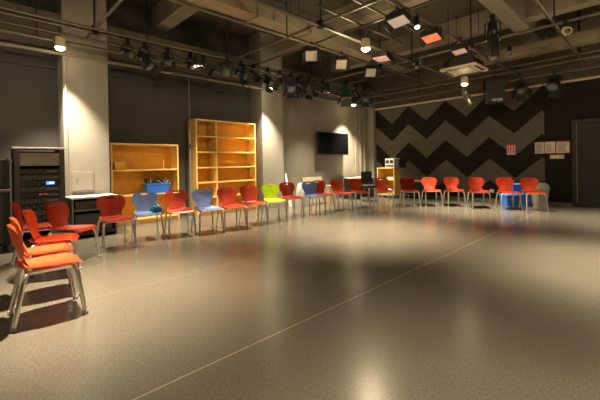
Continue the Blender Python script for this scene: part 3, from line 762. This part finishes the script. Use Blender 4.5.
# ------------------------------------------------------------------ tubs, bin, wall fittings
G = 'blue tubs by the zigzag wall'
tub('storage_tub', 'lower left blue tub of the pile under the last chairs', -2.69, 10.13, 0, .80, .30, .34, .29, 'blue_tub', 'blue_lid', G)
tub('storage_tub', 'lower right blue tub of the pile under the last chairs', -2.44, 10.36, 0, .80, .27, .34, .31, 'blue_tub', 'blue_lid', G)
tub('storage_tub', 'blue tub with pale lid on top of the two lower tubs', -2.56, 10.24, .345, .80, .30, .26, .21, 'blue_tub', 'blue_lid', G)
tub('storage_tub', 'dark navy tub between the blue tubs and the bin', -2.22, 10.72, 0, .75, .26, .26, .32, 'navy')
bn = thing('waste_bin', 'stone coloured plastic swing top bin by the last red chair', 'bin', (-2.06, 10.36, 0), .75)
mb = MB(); 
def sq(r1, r2, h): return [V((math.copysign(abs(math.cos(t)) ** .5, math.cos(t)) * r1, math.copysign(abs(math.sin(t)) ** .5, math.sin(t)) * r2, h)) for t in [2 * PI * k / 24 for k in range(24)]]
def loft(mb, rings):
    vv = [[mb.bm.verts.new(p) for p in l] for l in rings]
    for p, q in zip(vv, vv[1:]):
        for i in range(len(p)): mb.bm.faces.new((p[i], p[(i + 1) % len(p)], q[(i + 1) % len(p)], q[i]))
    mb.bm.faces.new(vv[0][::-1]); mb.bm.faces.new(vv[-1]); return mb
loft(mb, [sq(.13, .11, 0), sq(.135, .115, .01), sq(.175, .15, .44)]).build('bin_body', 'bin', bn, True)
loft(MB(), [sq(.185, .16, .44), sq(.19, .165, .45), sq(.19, .165, .49), sq(.165, .14, .56), sq(.12, .10, .605), sq(.09, .07, .615)]).build('bin_lid', 'bin', bn, True)
loft(MB(), [[p + V((0, -.145, .53)) for p in (V((-.11, 0, 0)), V((.11, 0, 0)), V((.11, .03, .05)), V((-.11, .03, .05)))], [p + V((0, -.135, .53)) for p in (V((-.11, 0, 0)), V((.11, 0, 0)), V((.11, .03, .05)), V((-.11, .03, .05)))]]).build('swing_flap', 'black', bn)

sk = thing('wall_socket', 'white wall socket low on the zigzag wall', 'socket', (-3.39, YB, .30))
MB().box((-.06, -.012, -.05), (.06, 0, .05), .006).build('socket_plate', 'white', sk)
mb = MB()
for xx in (-.02, .02): mb.box((xx - .004, -.014, -.012), (xx + .004, -.011, .012))
mb.build('socket_slots', 'black', sk)

def lines(mb, x0, x1, z0, z1, n, y=-.0125, seed=1):
    r = random.Random(seed)
    for k in range(n):
        z = z1 - (k + .5) * (z1 - z0) / n; h = (z1 - z0) / n * .22
        mb.box((x0, y, z - h), (x0 + (x1 - x0) * r.uniform(.6, 1), y + .002, z + h))
    return mb
nt = thing('wall_notice', 'small red headed notice with columns on the zigzag wall', 'notice', (-2.875, YB, 1.51))
MB().box((-.105, -.01, -.16), (.105, 0, .16), .003).build('notice_sheet', 'paper', nt)
MB().box((-.105, -.013, .09), (.105, -.008, .16)).build('notice_header', 'signred', nt)
mb = MB()
for k in range(3): mb.box((-.085 + k * .062, -.0125, -.13), (-.05 + k * .062, -.009, .07))
mb.build('notice_print', 'signred', nt)
n2 = thing('notice_frame', 'framed pair of pinkish notices left of the red edged notice', 'notice', (-2.08, YB, 1.51))
MB().box((-.235, -.010, -.165), (.235, 0, .165), .004).build('frame_board', 'dgrey', n2)
MB().box((-.222, -.012, -.15), (-.008, -.008, .15)).build('notice_sheet', 'paper_pink', n2)
MB().box((.008, -.012, -.15), (.222, -.008, .15)).build('notice_sheet', 'paper', n2)
lines(MB(), -.20, -.03, -.13, .12, 9, -.0135, 3).build('notice_print', 'ink', n2)
lines(MB(), .03, .20, -.13, .10, 9, -.0135, 4).build('notice_print', 'ink', n2)
n3 = thing('notice_frame', 'red edged notice beside the double door frame', 'notice', (-1.695, YB, 1.51))
MB().box((-.15, -.010, -.16), (.15, 0, .16), .004).build('frame_board', 'signred', n3)
MB().box((-.135, -.012, -.15), (.135, -.008, .125)).build('notice_sheet', 'paper', n3)
lines(MB(), -.11, .11, -.13, .10, 8, -.0135, 6).build('notice_print', 'ink', n3)
n4 = thing('wall_plate', 'small cream plate below the two framed notices', 'plate', (-1.82, YB, 1.27))
MB().box((-.15, -.02, -.06), (.15, 0, .045), .006).build('plate_body', 'cream', n4)
MB().box((-.11, -.024, -.03), (.04, -.018, .015), .003).build('plate_buttons', 'white', n4)

# ------------------------------------------------------------------ world, camera
w = bpy.data.worlds.new('World'); bpy.context.scene.world = w; w.use_nodes = True
w.node_tree.nodes['Background'].inputs[0].default_value = (0.05, 0.04, 0.03, 1); w.node_tree.nodes['Background'].inputs[1].default_value = 0.2

yaw, pit, rol, f, cy = math.radians(-45.998), math.radians(-0.295), math.radians(-1.0218), 345.16, 165.47
Fd = V((math.sin(yaw) * math.cos(pit), math.cos(yaw) * math.cos(pit), math.sin(pit)))
rt = V((math.cos(yaw), -math.sin(yaw), 0)); up = rt.cross(Fd)
Rr = math.cos(rol) * rt + math.sin(rol) * up; U = -math.sin(rol) * rt + math.cos(rol) * up
cam = bpy.data.cameras.new('Camera'); co = bpy.data.objects.new('Camera', cam); C.objects.link(co)
mw = Matrix((( Rr.x, U.x, -Fd.x, 0), (Rr.y, U.y, -Fd.y, 0), (Rr.z, U.z, -Fd.z, 1.2), (0, 0, 0, 1)))
co.matrix_world = mw
cam.sensor_fit = 'HORIZONTAL'; cam.sensor_width = 36; cam.lens = f / 600 * 36
cam.shift_y = -(200 - cy) / 600
cam.clip_start = .05
bpy.context.scene.camera = co

vs = bpy.context.scene.view_settings
vs.view_transform = 'Standard'; vs.look = 'None'; vs.gamma = 1; vs.use_curve_mapping = False; vs.exposure = 0.55
